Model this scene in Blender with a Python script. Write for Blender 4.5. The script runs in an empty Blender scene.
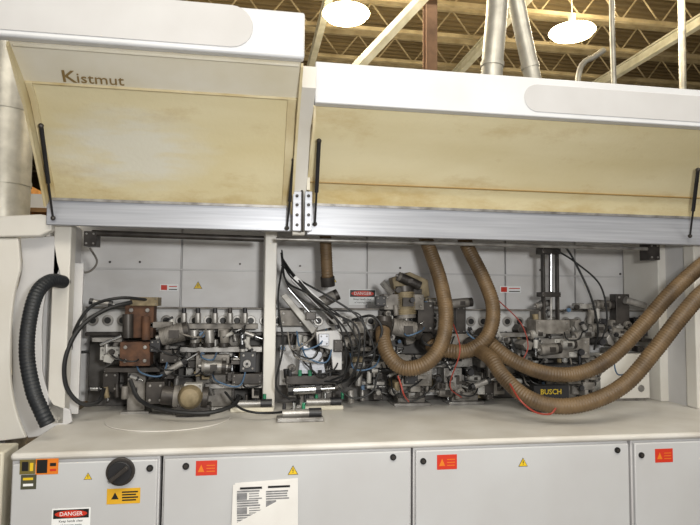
import bpy, bmesh, math, random
from mathutils import Vector, Matrix
random.seed(7)
S=bpy.context.scene
try:
    S.view_settings.view_transform='Standard'
except Exception as e: print(e)
# ---------------- camera ----------------
F=600.0; TH=math.radians(9.5); PH=math.atan(38/F); RO=math.radians(0.5)
C=Vector((0,0,1.6))
fw=Vector((math.sin(TH)*math.cos(PH),math.cos(TH)*math.cos(PH),math.sin(PH)))
r0=Vector((math.cos(TH),-math.sin(TH),0)); u0=r0.cross(fw)
rt=r0*math.cos(RO)+u0*math.sin(RO); up=u0*math.cos(RO)-r0*math.sin(RO)
cd=bpy.data.cameras.new('camera'); cam=bpy.data.objects.new('camera',cd); S.collection.objects.link(cam)
m=Matrix((rt,up,-fw)).transposed().to_4x4(); m.translation=C; cam.matrix_world=m
cd.lens=F/700*36; cd.sensor_width=36; cd.clip_end=200; S.camera=cam
def P(px,py,Y):
    d=fw*F+rt*(px-350)+up*(262.5-py); return C+d*((Y-C.y)/d.y)
def PZ(px,py,Z):
    d=fw*F+rt*(px-350)+up*(262.5-py); return C+d*((Z-C.z)/d.z)
def K(Y): return Y/F
# ---------------- materials ----------------
def lin(h):
    h=h.lstrip('#'); v=[int(h[i:i+2],16)/255 for i in (0,2,4)]
    return [(c/12.92 if c<=.04045 else ((c+.055)/1.055)**2.4) for c in v]+[1]
def M(name,c1,c2=None,scale=6,rough=.5,metal=0,bump=0,emit=0,lo=.35,hi=.7,stretch=None,bscale=None,glare=None,stain=None):
    mt=bpy.data.materials.new(name); mt.use_nodes=True; nt=mt.node_tree; b=nt.nodes['Principled BSDF']
    b.inputs['Base Color'].default_value=lin(c1); b.inputs['Roughness'].default_value=rough; b.inputs['Metallic'].default_value=metal
    if emit:
        b.inputs['Emission Color'].default_value=lin(c1); b.inputs['Emission Strength'].default_value=emit
    if c2 or bump:
        tc=nt.nodes.new('ShaderNodeTexCoord'); mp=nt.nodes.new('ShaderNodeMapping'); nt.links.new(tc.outputs['Object'],mp.inputs[0])
        if stretch: mp.inputs['Scale'].default_value=stretch
        n=nt.nodes.new('ShaderNodeTexNoise'); n.inputs['Scale'].default_value=scale; n.inputs['Detail'].default_value=6
        nt.links.new(mp.outputs[0],n.inputs['Vector'])
        if c2:
            r=nt.nodes.new('ShaderNodeValToRGB'); r.color_ramp.elements[0].position=lo; r.color_ramp.elements[1].position=hi
            r.color_ramp.elements[0].color=lin(c1); r.color_ramp.elements[1].color=lin(c2)
            nt.links.new(n.outputs[0],r.inputs[0]); out=r.outputs[0]
            if stain:
                ns=nt.nodes.new('ShaderNodeTexNoise'); ns.inputs['Scale'].default_value=2.3; ns.inputs['Detail'].default_value=7; ns.inputs['Roughness'].default_value=.7
                ms=nt.nodes.new('ShaderNodeMapping'); ms.inputs['Location'].default_value=(5,3,1); ms.inputs['Scale'].default_value=(.8,1,2.2); nt.links.new(tc.outputs['Object'],ms.inputs[0]); nt.links.new(ms.outputs[0],ns.inputs['Vector'])
                # dirt gathers toward the lower hinge edge (object z = 0)
                sx=nt.nodes.new('ShaderNodeSeparateXYZ'); nt.links.new(tc.outputs['Object'],sx.inputs[0])
                ed=nt.nodes.new('ShaderNodeMapRange'); ed.inputs[1].default_value=0; ed.inputs[2].default_value=.2; ed.inputs[3].default_value=.2; ed.inputs[4].default_value=0; nt.links.new(sx.outputs[2],ed.inputs[0])
                ad=nt.nodes.new('ShaderNodeMath'); ad.operation='ADD'; nt.links.new(ns.outputs[0],ad.inputs[0]); nt.links.new(ed.outputs[0],ad.inputs[1])
                rs=nt.nodes.new('ShaderNodeMapRange'); rs.inputs[1].default_value=.55; rs.inputs[2].default_value=.8; rs.inputs[4].default_value=.6; nt.links.new(ad.outputs[0],rs.inputs[0])
                xs=nt.nodes.new('ShaderNodeMix'); xs.data_type='RGBA'; nt.links.new(rs.outputs[0],xs.inputs[0]); nt.links.new(out,xs.inputs[6]); xs.inputs[7].default_value=lin(stain); out=xs.outputs[2]
            if glare:
                (cx,cz,sx_,sz,col)=glare
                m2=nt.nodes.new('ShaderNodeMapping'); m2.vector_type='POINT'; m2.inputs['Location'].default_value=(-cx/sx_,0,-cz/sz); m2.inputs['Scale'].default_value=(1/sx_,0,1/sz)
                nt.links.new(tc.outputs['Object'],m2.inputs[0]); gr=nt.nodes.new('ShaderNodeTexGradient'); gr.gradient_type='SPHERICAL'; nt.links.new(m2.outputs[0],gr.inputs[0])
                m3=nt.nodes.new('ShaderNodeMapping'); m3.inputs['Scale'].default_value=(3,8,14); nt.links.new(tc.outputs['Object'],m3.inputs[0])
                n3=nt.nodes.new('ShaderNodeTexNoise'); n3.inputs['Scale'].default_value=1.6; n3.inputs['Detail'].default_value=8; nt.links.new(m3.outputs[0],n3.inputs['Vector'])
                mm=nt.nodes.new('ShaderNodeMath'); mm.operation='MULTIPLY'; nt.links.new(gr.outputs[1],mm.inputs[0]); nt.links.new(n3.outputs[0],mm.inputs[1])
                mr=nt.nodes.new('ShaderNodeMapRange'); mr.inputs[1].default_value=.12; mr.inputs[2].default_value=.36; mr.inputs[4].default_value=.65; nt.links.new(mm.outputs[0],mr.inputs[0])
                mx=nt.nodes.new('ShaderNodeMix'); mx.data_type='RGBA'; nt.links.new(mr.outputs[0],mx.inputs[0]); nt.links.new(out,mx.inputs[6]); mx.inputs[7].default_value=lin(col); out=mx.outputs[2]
            nt.links.new(out,b.inputs['Base Color'])
        if bump:
            n2=n
            if bscale:
                n2=nt.nodes.new('ShaderNodeTexNoise'); n2.inputs['Scale'].default_value=bscale; nt.links.new(tc.outputs['Object'],n2.inputs['Vector'])
            bp=nt.nodes.new('ShaderNodeBump'); bp.inputs['Strength'].default_value=bump; bp.inputs['Distance'].default_value=.01
            nt.links.new(n2.outputs[0],bp.inputs['Height']); nt.links.new(bp.outputs[0],b.inputs['Normal'])
    return mt
white=M('white_paint','#dfe1e4','#d4d6d9',3,.35)
panel=M('grey_white_paint','#cbcbcc','#c0bfbf',2.5,.4)
back=M('back_panel_paint','#dededf','#cac8c6',2.2,.45,stretch=(1,1,2))
top=M('worktop_paint','#d6d4cf','#c4c0b8',3.5,.42)
door=M('door_paint','#c1c3c5','#b8b8b9',2,.4)
beige=M('aged_hood_lining','#e2d8b4','#d2c496',1.6,.2,bump=.16,lo=.35,hi=.75,stretch=(.5,2,1.5),bscale=45,stain='#b2924f')
beige_glare=M('aged_hood_lining_glare','#e2d8b4','#d2c496',1.6,.2,bump=.16,lo=.35,hi=.75,stretch=(.5,2,1.5),bscale=45,glare=(-.2,.24,.62,.26,'#dfe0da'),stain='#b2924f')  # pale spot paints the flash reflection into the lining colour
beige2=M('aged_hood_edge','#dcd1ae','#bca878',5,.45)
cream=M('cream_paint','#dad6c8','#cac3ae',4,.45)
creamw=M('dusty_white_paint','#dbd9d3','#cfcbc2',3,.4)
strip=M('pale_cream_strip','#e8e4d6','#dcd5be',3,.3)
alu=M('brushed_aluminium','#b5b8bf','#a0a3ab',20,.38,.35,stretch=(.1,4,4))
steel=M('machined_steel','#a5a3a0','#706d69',14,.38,.5)
chrome=M('chrome','#bdbfc2',None,rough=.25,metal=1)
dsteel=M('oily_dark_steel','#484441','#292624',12,.42,.4)
black=M('black_plastic','#1b1b1d','#26262a',10,.45)
rubber=M('black_rubber','#18191b',None,rough=.55)
brownh=M('dusty_brown_hose','#6f5a3f','#4a3a27',9,.5)
blackh=M('black_hose','#191c20','#25292e',8,.5)
rust=M('rusty_iron','#62432f','#38261d',16,.75,.1,bump=.3)
tan=M('dusty_tan_casting','#918367','#5b5039',14,.6,.15,bump=.15)
dustm=M('dusty_grey_casting','#8b8782','#56524c',14,.6,.2,bump=.1)
pale=M('pale_grey_casting','#b6b5b1','#84817c',12,.5,.1)
railm=M('rail_grey','#c4c4c4','#a5a4a2',8,.45,.1)
bedm=M('dark_machine_bed','#696765','#3d3936',5,.6,.2)
red=M('red_print','#c8321c',None,rough=.5); redt=M('red_tube','#8f3428',None,rough=.4)
yel=M('yellow_print','#e0bd22',None,rough=.5); ora=M('orange_print','#dd7a1c',None,rough=.5)
dyel=M('dull_yellow_print','#c9ac2c',None,rough=.6)
blk=M('black_print','#121212',None,rough=.5); wht=M('white_print','#eef0f0',None,rough=.6)
green=M('green_fitting','#2c7f5c',None,rough=.4); blue=M('blue_fitting','#46607c',None,rough=.4)
paper=M('paper','#e6e5e2','#dad8d4',5,.85); greyp=M('grey_print','#6f7073','#98989a',30,.8)
floorm=M('stained_concrete','#6a6259','#4a443d',3,.7)
ceilm=M('hazy_roof_deck','#84724f','#67573c',1.2,.9,stretch=(.2,1,1))
wallm=M('shop_wall','#857257','#5d4c38',1.5,.9)
trussm=M('cream_steel_truss','#a99a79','#8a7b59',4,.7)
trussw=M('white_steel_truss','#cac7b5','#aeaa92',4,.7)
colm=M('brown_column','#6c5340','#513c2c',5,.8)
duct=M('galvanised_duct','#cfcdc4','#a9a79f',7,.4,.45)
lampm=M('lamp_glow','#ffefc4',None,emit=10)
rackm=M('rack_paint','#8a6a45','#6f5436',6,.7)
wood=M('particle_board','#c28a4a','#9b6a34',9,.7)
# ---------------- mesh builder ----------------
class MB:
    def __init__(s): s.v=[]; s.f=[]; s.mi=[]; s.mats=[]
    def _m(s,mat):
        if mat not in s.mats: s.mats.append(mat)
        return s.mats.index(mat)
    def add(s,vs,fs,mat):
        o=len(s.v); k=s._m(mat); s.v+= [Vector(v) for v in vs]
        for f in fs: s.f.append([o+i for i in f]); s.mi.append(k)
    def box(s,a,b,mat):
        x0,x1=sorted((a[0],b[0])); y0,y1=sorted((a[1],b[1])); z0,z1=sorted((a[2],b[2]))
        s.add([(x0,y0,z0),(x1,y0,z0),(x1,y1,z0),(x0,y1,z0),(x0,y0,z1),(x1,y0,z1),(x1,y1,z1),(x0,y1,z1)],
          [(0,3,2,1),(4,5,6,7),(0,1,5,4),(1,2,6,5),(2,3,7,6),(3,0,4,7)],mat); return s
    def prism(s,pts,vec,mat):
        n=len(pts); pts=[Vector(p) for p in pts]; vec=Vector(vec)
        nn=Vector()
        for i in range(n): nn+=pts[i].cross(pts[(i+1)%n])
        if nn.dot(vec)>0: pts=pts[::-1]
        s.add(pts+[p+vec for p in pts],[list(range(n)),list(range(2*n-1,n-1,-1))]+[(i,i+n,(i+1)%n+n,(i+1)%n) for i in range(n)],mat); return s
    def cyl(s,a,b,r,mat,r2=None,n=20):
        return s.rings([Vector(a),Vector(b)],[r,r if r2 is None else r2],mat,n)
    def rings(s,ps,rs,mat,n=16):
        ps=[Vector(p) for p in ps]; t=(ps[1]-ps[0]).normalized()
        a=Vector((0,0,1)) if abs(t.z)<.9 else Vector((1,0,0))
        nx=t.cross(a).normalized(); vs=[]; L=len(ps)
        for i,p in enumerate(ps):
            if i==0: tt=ps[1]-ps[0]
            elif i==L-1: tt=ps[-1]-ps[-2]
            else: tt=ps[i+1]-ps[i-1]
            if tt.length<1e-9: tt=t
            t=tt.normalized(); nx=(nx-t*nx.dot(t)).normalized(); ny=t.cross(nx)
            for j in range(n):
                w=2*math.pi*j/n; vs.append(p+(nx*math.cos(w)+ny*math.sin(w))*rs[i])
        fs=[(i*n+j,i*n+(j+1)%n,(i+1)*n+(j+1)%n,(i+1)*n+j) for i in range(L-1) for j in range(n)]
        fs+=[list(range(n-1,-1,-1)),list(range((L-1)*n,L*n))]
        s.add(vs,fs,mat); return s
    def sphere(s,c,r,mat,n=14,sc=(1,1,1)):
        vs=[];fs=[]
        for i in range(n+1):
            a=math.pi*i/n
            for j in range(n): 
                w=2*math.pi*j/n; rr=max(math.sin(a),1e-3)
                vs.append(Vector(c)+Vector((r*sc[0]*rr*math.cos(w),r*sc[1]*rr*math.sin(w),r*sc[2]*math.cos(a))))
        for i in range(n):
            for j in range(n): fs.append((i*n+j,(i+1)*n+j,(i+1)*n+(j+1)%n,i*n+(j+1)%n))
        s.add(vs,fs,mat); return s
    def text(s,txt,o,size,mat,dx=Vector((1,0,0)),dz=Vector((0,0,1)),dep=.0008,off=0,wide=1,sh=0,left=False):
        cu=bpy.data.curves.new('t','FONT'); cu.body=txt; cu.size=size; cu.align_x='LEFT' if left else 'CENTER'; cu.align_y='BOTTOM_BASELINE' if left else 'CENTER'; cu.extrude=dep; cu.resolution_u=2; cu.offset=off; cu.shear=sh
        ob=bpy.data.objects.new('t',cu); S.collection.objects.link(ob)
        dg=bpy.context.evaluated_depsgraph_get(); me=bpy.data.meshes.new_from_object(ob.evaluated_get(dg))
        nz=dx.cross(dz)
        s.add([Vector(o)+dx*v.co.x*wide+dz*v.co.y+nz*v.co.z for v in me.vertices],[list(p.vertices) for p in me.polygons],mat)
        bpy.data.objects.remove(ob); bpy.data.curves.remove(cu); bpy.data.meshes.remove(me); return s
    def obj(s,name,parent=None,bev=0,label=None,cat=None,kind=None,group=None,base=False):
        xs=[v.x for v in s.v]; ys=[v.y for v in s.v]; zs=[v.z for v in s.v]
        o=Vector(((min(xs)+max(xs))/2,(min(ys)+max(ys))/2,min(zs)))
        pl=parent['_o'] if parent is not None else None
        me=bpy.data.meshes.new(name); me.from_pydata([v-o for v in s.v],[],s.f)
        for mt in s.mats: me.materials.append(mt)
        me.polygons.foreach_set('material_index',s.mi); me.polygons.foreach_set('use_smooth',[True]*len(s.mi))
        me.update(); 
        bm=bmesh.new(); bm.from_mesh(me); bmesh.ops.recalc_face_normals(bm,faces=bm.faces); bm.to_mesh(me); bm.free()
        me.set_sharp_from_angle(angle=math.radians(38))
        ob=bpy.data.objects.new(name,me); S.collection.objects.link(ob)
        ob['_o']=list(o)
        if parent is not None: ob.parent=parent; ob.location=o-Vector(pl)
        else: ob.location=o
        if bev:
            b=ob.modifiers.new('bevel','BEVEL'); b.width=bev; b.segments=2; b.limit_method='ANGLE'; b.angle_limit=math.radians(50)
        meta(ob,label,cat,kind,group); return ob
def meta(ob,label=None,cat=None,kind=None,group=None):
    if label: ob['label']=label
    if cat: ob['category']=cat
    if kind: ob['kind']=kind
    if group: ob['group']=group
def thing(name,loc,label,cat,group=None):
    e=bpy.data.objects.new(name,None); S.collection.objects.link(e); e.location=loc; e.empty_display_size=.1; e['_o']=list(loc)
    meta(e,label,cat,None,group); return e
def cat_rom(pts,step=.01):
    p=[Vector(x) for x in pts]; p=[p[0]*2-p[1]]+p+[p[-1]*2-p[-2]]; out=[]
    for i in range(1,len(p)-2):
        a,b,c,d=p[i-1:i+3]; n=max(2,int((c-b).length/step))
        for k in range(n):
            t=k/n; out.append(.5*((2*b)+(c-a)*t+(2*a-5*b+4*c-d)*t*t+(3*b-a-3*c+d)*t**3))
    out.append(p[-2]); return out
def resample(pts,step):
    out=[pts[0]]; acc=0
    for a,b in zip(pts,pts[1:]):
        L=(b-a).length
        if L<1e-9: continue
        t=step-acc
        while t<=L: out.append(a+(b-a)*(t/L)); t+=step
        acc=(acc+L)%step
    return out
def hose(name,label,pts,r,mat,cat='hose',corr=True,pitch=.016,parent=None,group=None,fit=None,amp=.06):
    w=[P(*q) for q in pts]; c=cat_rom(w,.008)
    b=MB()
    if corr:
        c=resample(c,pitch/4); rs=[r*(1+amp*(1 if i%4 in(0,1) else -1)) for i in range(len(c))]; b.rings(c,rs,mat,20)
    else:
        c=resample(c,max(.008,r)); b.rings(c,[r]*len(c),mat,8)
    if fit and len(c)>8:
        for e,d in ((0,1),(-1,-1)):
            q=c[e]; q2=c[e+d*3]; dr=(q2-q).normalized(); b.cyl(q-dr*.01,q+dr*.05,r*1.2,fit)
    if parent is not None: return b.obj(name,parent)
    return b.obj(name,None,0,label,cat,None,group)
def pb(b,x0,y0,x1,y1,Y,d,mat,bolts=0):
    a=P(x0,y0,Y); c=P(x1,y1,Y); b.box((a.x,Y,a.z),(c.x,Y+d,c.z),mat)
    if bolts:
        X0,X1=sorted((a.x,c.x)); Z0,Z1=sorted((a.z,c.z)); mrg=min(X1-X0,Z1-Z0)*.22; r=mrg*.38
        for x in (X0+mrg,X1-mrg):
            for z in (Z0+mrg,Z1-mrg): b.cyl((x,Y-.006,z),(x,Y+.001,z),r,steel if bolts==1 else blk,n=8)
    return b
def tri(parent,px,py,Y,s):
    p=P(px,py,Y); b=MB(); h=s*.866
    b.prism([(p.x-s/2,Y,p.z-h/2),(p.x+s/2,Y,p.z-h/2),(p.x,Y,p.z+h/2)],(0,-.001,0),blk); q=.86
    b.prism([(p.x-s/2*q,Y-.001,p.z-h/2*q-h*.02),(p.x+s/2*q,Y-.001,p.z-h/2*q-h*.02),(p.x,Y-.001,p.z+h/2*q-h*.04)],(0,-.0008,0),yel)
    b.prism([(p.x-s*.05,Y-.0018,p.z-h*.12),(p.x+s*.05,Y-.0018,p.z-h*.12),(p.x+s*.02,Y-.0018,p.z+h*.2),(p.x-s*.02,Y-.0018,p.z+h*.2)],(0,-.0006,0),blk)
    b.cyl((p.x,Y-.0024,p.z-h*.24),(p.x,Y-.0017,p.z-h*.24),s*.045,blk,n=10)
    return b.obj('warning_sticker',parent,label='yellow triangular warning sticker')
def danger(parent,x0,y0,x1,y1,Y):
    b=MB(); pb(b,x0,y0,x1,y1,Y-.001,.001,wht); a=P(x0,y0,Y); c=P(x1,y1,Y); w=c.x-a.x; h=a.z-c.z; cx=(a.x+c.x)/2
    b.box((a.x+w*.04,Y-.002,a.z-h*.06),(c.x-w*.04,Y-.001,a.z-h*.5),blk)
    b.prism([(cx+math.cos(t*math.pi/12)*w*.42,Y-.002,a.z-h*.28+math.sin(t*math.pi/12)*h*.18) for t in range(24)],(0,-.0006,0),red)
    b.text('DANGER',(cx,Y-.0032,a.z-h*.28),h*.28,wht,dep=.0003)
    b.text('Keep hands clear',(cx,Y-.0015,a.z-h*.64),h*.17,blk,dep=.0003)
    b.text('of moving parts',(cx,Y-.0015,a.z-h*.84),h*.17,blk,dep=.0003)
    return b.obj('danger_sticker',parent,label='white sticker with red oval danger heading')
# ================= setting =================
MB().box((-14,-4,-.1),(22,34,0),floorm).obj('floor',kind='structure')
b=MB(); b.box((-14,-4,7.4),(22,34,7.6),ceilm)
for i in range(0,150): b.box((-14,4+i*.2,7.34),(22,4.08+i*.2,7.4),ceilm)
b.obj('ceiling',kind='structure')
MB().box((-14,34,0),(22,34.2,7.4),wallm).obj('wall_back',kind='structure')
MB().box((-14.2,-4,0),(-14,34,7.4),wallm).obj('wall_left',kind='structure')
MB().box((22,-4,0),(22.2,34,7.4),wallm).obj('wall_right',kind='structure')
for i,Y in enumerate([8.6,9.7,10.9,12.3,13.8,15.6,18,21.5,26]):
    t=thing('roof_truss',(4,Y,6.5),'cream painted open web steel roof truss under the deck','roof truss','roof trusses')
    b=MB(); b.box((-13.9,Y-.04,7.24),(21.9,Y+.04,7.339),trussm); b.obj('upper_chord',t)
    b=MB(); b.box((-13.9,Y-.04,6.72),(21.9,Y+.04,6.79),trussm); b.obj('lower_chord',t)
    b=MB(); x=-13.8; k=0
    while x<21.5:
        za,zb=(6.75,7.27) if k%2 else (7.27,6.75)
        b.cyl((x,Y,za),(x+.4,Y,zb),.016,trussm,n=6); x+=.4; k+=1
    b.obj('web_bars',t)
for X in [-7,-2.2,1.2,4.4,7.8,11.2,15]:
    b=MB(); b.box((X-.06,5,6.5),(X+.06,33,6.53),trussw); b.box((X-.015,5,6.53),(X+.015,33,6.68),trussw); b.box((X-.06,5,6.68),(X+.06,33,6.71),trussw)
    b.obj('roof_girder',label='pale steel girder running beneath the roof trusses',cat='girder',group='roof girders')
p=P(430,30,9); b=MB()
b.box((p.x-.09,8.9,0),(p.x+.09,8.93,6.49),colm); b.box((p.x-.09,9.07,0),(p.x+.09,9.1,6.49),colm); b.box((p.x-.02,8.93,0),(p.x+.02,9.07,6.49),colm)
b.box((p.x-.25,8.75,0),(p.x+.25,9.25,.03),colm)
b.obj('steel_column',label='brown steel building column behind the machine',cat='column')
pa=P(345,80,8.65); pc=P(432,-12,8.65); k=(pa.z-.02)/(pc.z-pa.z); pa2=pa+(pa-pc)*k
b=MB(); b.cyl(pa2,pc,.09,trussw,n=4); b.obj('diagonal_brace',label='white diagonal steel brace beside the column',cat='brace')
def lamp(px,py,r=.36):
    q=PZ(px,py,6.1); t=thing('high_bay_lamp',(q.x,q.y,6.1),'glowing high bay lamp with wide shade hung from roof','lamp','high bay lamps')
    MB().rings([q+Vector((0,0,z)) for z in (0,.03,.09,.13)],[r*1.05,r,r*.6,r*.25],lampm,24).obj('lamp_shade',t)  # shade emits as well, painting in the lamp's glare
    MB().rings([q+Vector((0,0,z)) for z in (-.1,-.06,0)],[r*.5,r*.9,r],lampm,24).obj('bulb',t)
    MB().cyl(q+Vector((0,0,.13)),q+Vector((0,0,.3)),.06,trussw).obj('ballast_housing',t)
    MB().cyl(q+Vector((0,0,.3)),(q.x,q.y,7.36),.01,trussw,n=6).obj('suspension_rod',t)
    for dz,e in ((-.35,130),(.42,90)):  # the upper point light is an uplight added to brighten the roof
        l=bpy.data.lights.new('bay','POINT'); l.energy=e; l.color=(1,.86,.62); l.shadow_soft_size=.3
        o=bpy.data.objects.new('bay_light',l); o.location=q+Vector((.15,0,dz)); S.collection.objects.link(o)
for a in ((346,14),(572,32),(660,-45),(200,-60)): lamp(*a)
ZR=P(350,206,3.42).z+.03
def ductT(pts,r,label,zend):
    w=[P(*q) for q in pts]; 
    if zend is not None: w.append(Vector((w[-1].x,w[-1].y,zend)))
    w=cat_rom(w,.05); b=MB(); b.rings(w,[r]*len(w),duct,24)
    for f in (.2,.45,.7,.9):
        i=int(f*(len(w)-2)); dv=(w[i+1]-w[i]).normalized(); b.cyl(w[i],w[i]+dv*.035,r*1.1,duct,n=24)
    b.obj('extraction_duct',label=label,cat='duct')
ductT([(500,-60,4.4),(497,10,4.4),(492,70,4.4),(490,145,4.4)],.085,'galvanised round extraction duct dropping behind the hood',ZR)
ductT([(505,-60,4.65),(516,0,4.65),(532,75,4.65),(545,135,4.65)],.07,'slanted galvanised extraction duct beside another duct',ZR)
ductT([(612,-60,6),(612,20,6),(614,90,6),(615,160,6)],.03,'thin vertical pale pipe behind the machine',0)
ductT([(680,-60,7),(682,30,7),(683,95,7),(684,150,7)],.045,'vertical tan pipe behind the machine',0)
ductT([(604,50,6.7),(594,57,6.7),(582,65,6.7),(577,90,6.7),(575,160,6.7)],.035,'curved pale pipe rising behind the machine',0)
q=P(8,140,5.2); b=MB(); b.cyl((q.x-.02,5.2,1.0),(q.x-.02,5.2,7.33),.2,duct,n=32)
for z in (1.9,2.5,3.1): b.cyl((q.x-.02,5.2,z),(q.x-.02,5.2,z+.04),.206,duct,n=32)
b.cyl((q.x-.02,5.2,0),(q.x-.02,5.2,1.0),.24,dustm,n=24)
b.obj('extraction_duct',label='large silver vertical duct beside the machine end',cat='duct')
x,y=-3.6,9
t=thing('storage_rack',(x,y,0),'brown steel storage rack loaded with boards','storage rack')
for dx in (-1.4,1.4):
    b=MB()
    for dy in (0,.8): b.box((x+dx-.04,y+dy-.04,0),(x+dx+.04,y+dy+.04,3.6),rackm)
    for k in range(3): b.box((x+dx-.02,y,.5+k*1.1),(x+dx+.02,y+.8,.55+k*1.1),rackm)
    b.obj('upright',t)
for k in range(3):
    z=.6+k*1.1; b=MB(); b.box((x-1.36,y-.04,z),(x+1.36,y+.84,z+.06),rackm); b.obj('shelf',t)
    b=MB()
    for j in range(3): b.box((x-1.3+j*.9,y,z+.06),(x-1.3+j*.9+.88,y+.75,z+.25+.3*random.random()),[wood,white,tan][(j+k)%3])
    b.obj('stored_boards',t,label='stacked boards stored on the rack')
# ================= machine =================
YF=2.9; YB=4.25
TZ=P(350,442,YF).z
XL=P(12,455,YF).x; XR=3.0
b=MB(); b.box((XL,YF-.026,TZ-.034),(XR,YB-.001,TZ),top); b.obj('worktop',bev=.014,label='long pale painted steel machine worktop above the cabinets',cat='worktop')
def cabinet(x0,x1,label):
    a=P(x0,470,YF).x; c=P(x1,470,YF).x if x1<690 else XR
    t=thing('base_cabinet',((a+c)/2,YF,.0),label,'cabinet')
    b=MB(); b.box((a,YF,.1),(c,YB-.05,TZ-.036),panel); b.box((a+.02,YF+.05,0),(c-.02,YB-.1,.1),dsteel); b.obj('body',t,.003)
    d=MB(); d.box((a+.008,YF-.022,.13),(c-.008,YF-.001,TZ-.046),door); dd=d.obj('door',t,.006)
    return t,dd,a,c
def lock(parent,px,py):
    q=P(px,py,YF-.022); b=MB(); b.cyl((q.x,YF-.03,q.z),(q.x,YF-.02,q.z),.015,blk); b.cyl((q.x,YF-.034,q.z),(q.x,YF-.03,q.z),.008,dsteel); b.obj('door_lock',parent,label='round black quarter turn lock')
def redst(parent,x0,y0,x1,y1):
    Y=YF-.022; b=MB(); pb(b,x0,y0,x1,y1,Y-.001,.001,red); a=P(x0,y0,Y); c=P(x1,y1,Y); w=c.x-a.x; h=a.z-c.z
    b.prism([(a.x+w*.1,Y-.0012,c.z+h*.25),(a.x+w*.4,Y-.0012,c.z+h*.25),(a.x+w*.25,Y-.0012,c.z+h*.75)],(0,-.0006,0),ora)
    for k in range(3): b.box((a.x+w*.5,Y-.0016,c.z+h*(.25+k*.2)),(a.x+w*.9,Y-.001,c.z+h*(.3+k*.2)),ora)
    b.obj('instruction_sticker',parent,label='red instruction sticker with orange triangle')
Yd=YF-.0225
t,d,a,c=cabinet(12,160,'grey control cabinet with rotary main switch and stickers')
def sticker(parent,x0,y0,x1,y1,mat,lab,extra=None):
    b=MB(); pb(b,x0,y0,x1,y1,Yd-.001,.001,mat)
    if extra:
        for e in extra: pb(b,*e[:4],Yd-.0018,.0008,e[4])
    return b.obj('small_sticker',parent,label=lab)
sticker(d,20,460,35,474,M('khaki_print','#6f6433'),'olive pictogram sticker',[(22,462,28,471,blk),(30,463,33,471,yel)])
sticker(d,36,459,58,474,ora,'black and orange hand pictogram sticker',[(37,460,47,473,blk),(50,463,56,466,blk),(50,469,56,471,red)])
sticker(d,21,475,36,489,M('olive_print','#4a4a3a'),'dark olive pictogram sticker',[(23,478,33,480,yel),(23,484,33,486,wht)])
danger(d,52,509,90,527,Yd); tri(d,88,476,Yd,.035); lock(d,150,468)
q=P(121,471,Yd); b=MB(); b.cyl((q.x,Yd-.016,q.z),(q.x,Yd,q.z),.062,dsteel,n=36); b.cyl((q.x,Yd-.035,q.z),(q.x,Yd-.015,q.z),.05,black,n=36)
sw=b.obj('main_switch',d,.003,label='round black rotary main switch')
b=MB(); b.prism([(q.x-.04,Yd-.06,q.z-.022),(q.x-.03,Yd-.06,q.z-.036),(q.x+.042,Yd-.06,q.z+.02),(q.x+.03,Yd-.06,q.z+.036)],(0,.026,0),dsteel); b.obj('switch_handle',sw,.003)
b=MB(); pb(b,107,489,140,503,Yd-.001,.001,M('label_yellow','#dba823')); qq=P(115,496,Yd); b.prism([(qq.x-.016,Yd-.0012,qq.z-.014),(qq.x+.016,Yd-.0012,qq.z-.014),(qq.x,Yd-.0012,qq.z+.016)],(0,-.0006,0),blk)
for k in range(4): pb(b,122,491.5+k*2.7,138-(k%2)*2,492.3+k*2.7,Yd-.0016,.0008,blk)
b.obj('switch_label',d,label='yellow printed label below the main switch')
t,d,a,c=cabinet(163,411,'wide grey cabinet with papers hanging on its door')
lock(d,186,466); lock(d,393,457); redst(d,196,461,217,475); tri(d,293,470,Yd,.05)
t,d,a,c=cabinet(413,628,'wide grey cabinet with red sticker and warning triangle')
lock(d,423,461); lock(d,617,450); redst(d,437,455,457,469); tri(d,523,462,Yd,.05); 
t,d,a,c=cabinet(631,760,'grey end cabinet with red sticker')
lock(d,641,455); redst(d,655,449,673,462); tri(d,715,456,Yd,.05)
# paper
t=thing('paper_notice',P(262,528,Yd),'white printed instruction sheets taped to a cabinet door','paper')
for k,(dx,dy) in enumerate(((2,-2),(0,0))):
    Y=Yd-.004-.004*k; b=MB(); pts=[P(233+dx,485+dy,Y),P(296+dx,480+dy,Y-.004),P(296+dx,560,Y-.01),P(230+dx,560,Y-.01)]
    b.prism(pts,(0,.0008,0),paper); b.obj('sheet',t)
b=MB(); Y=Yd-.0135
R=random.Random(5)
pb(b,240,487.5,262,488.7,Y,.001,blk); pb(b,268,486,290,487.2,Y,.001,blk)
for r in range(15):
    for cc in range(2):
        x=237+cc*29; y=491+r*2.4
        pic=(cc==0 and r in (1,2,3,7,8,9)) or (cc==1 and r in (4,5,6,10,11,12))
        if cc==0 and r in (1,7) or cc==1 and r in (4,10): pb(b,x,y,x+10,y+6.2,Y,.001,greyp)
        xs=x+12 if pic else x; L=(13 if pic else 25)-R.random()*4
        pb(b,xs,y,xs+L,y+.5,Y,.001,greyp)
b.obj('printed_text',t)
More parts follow.
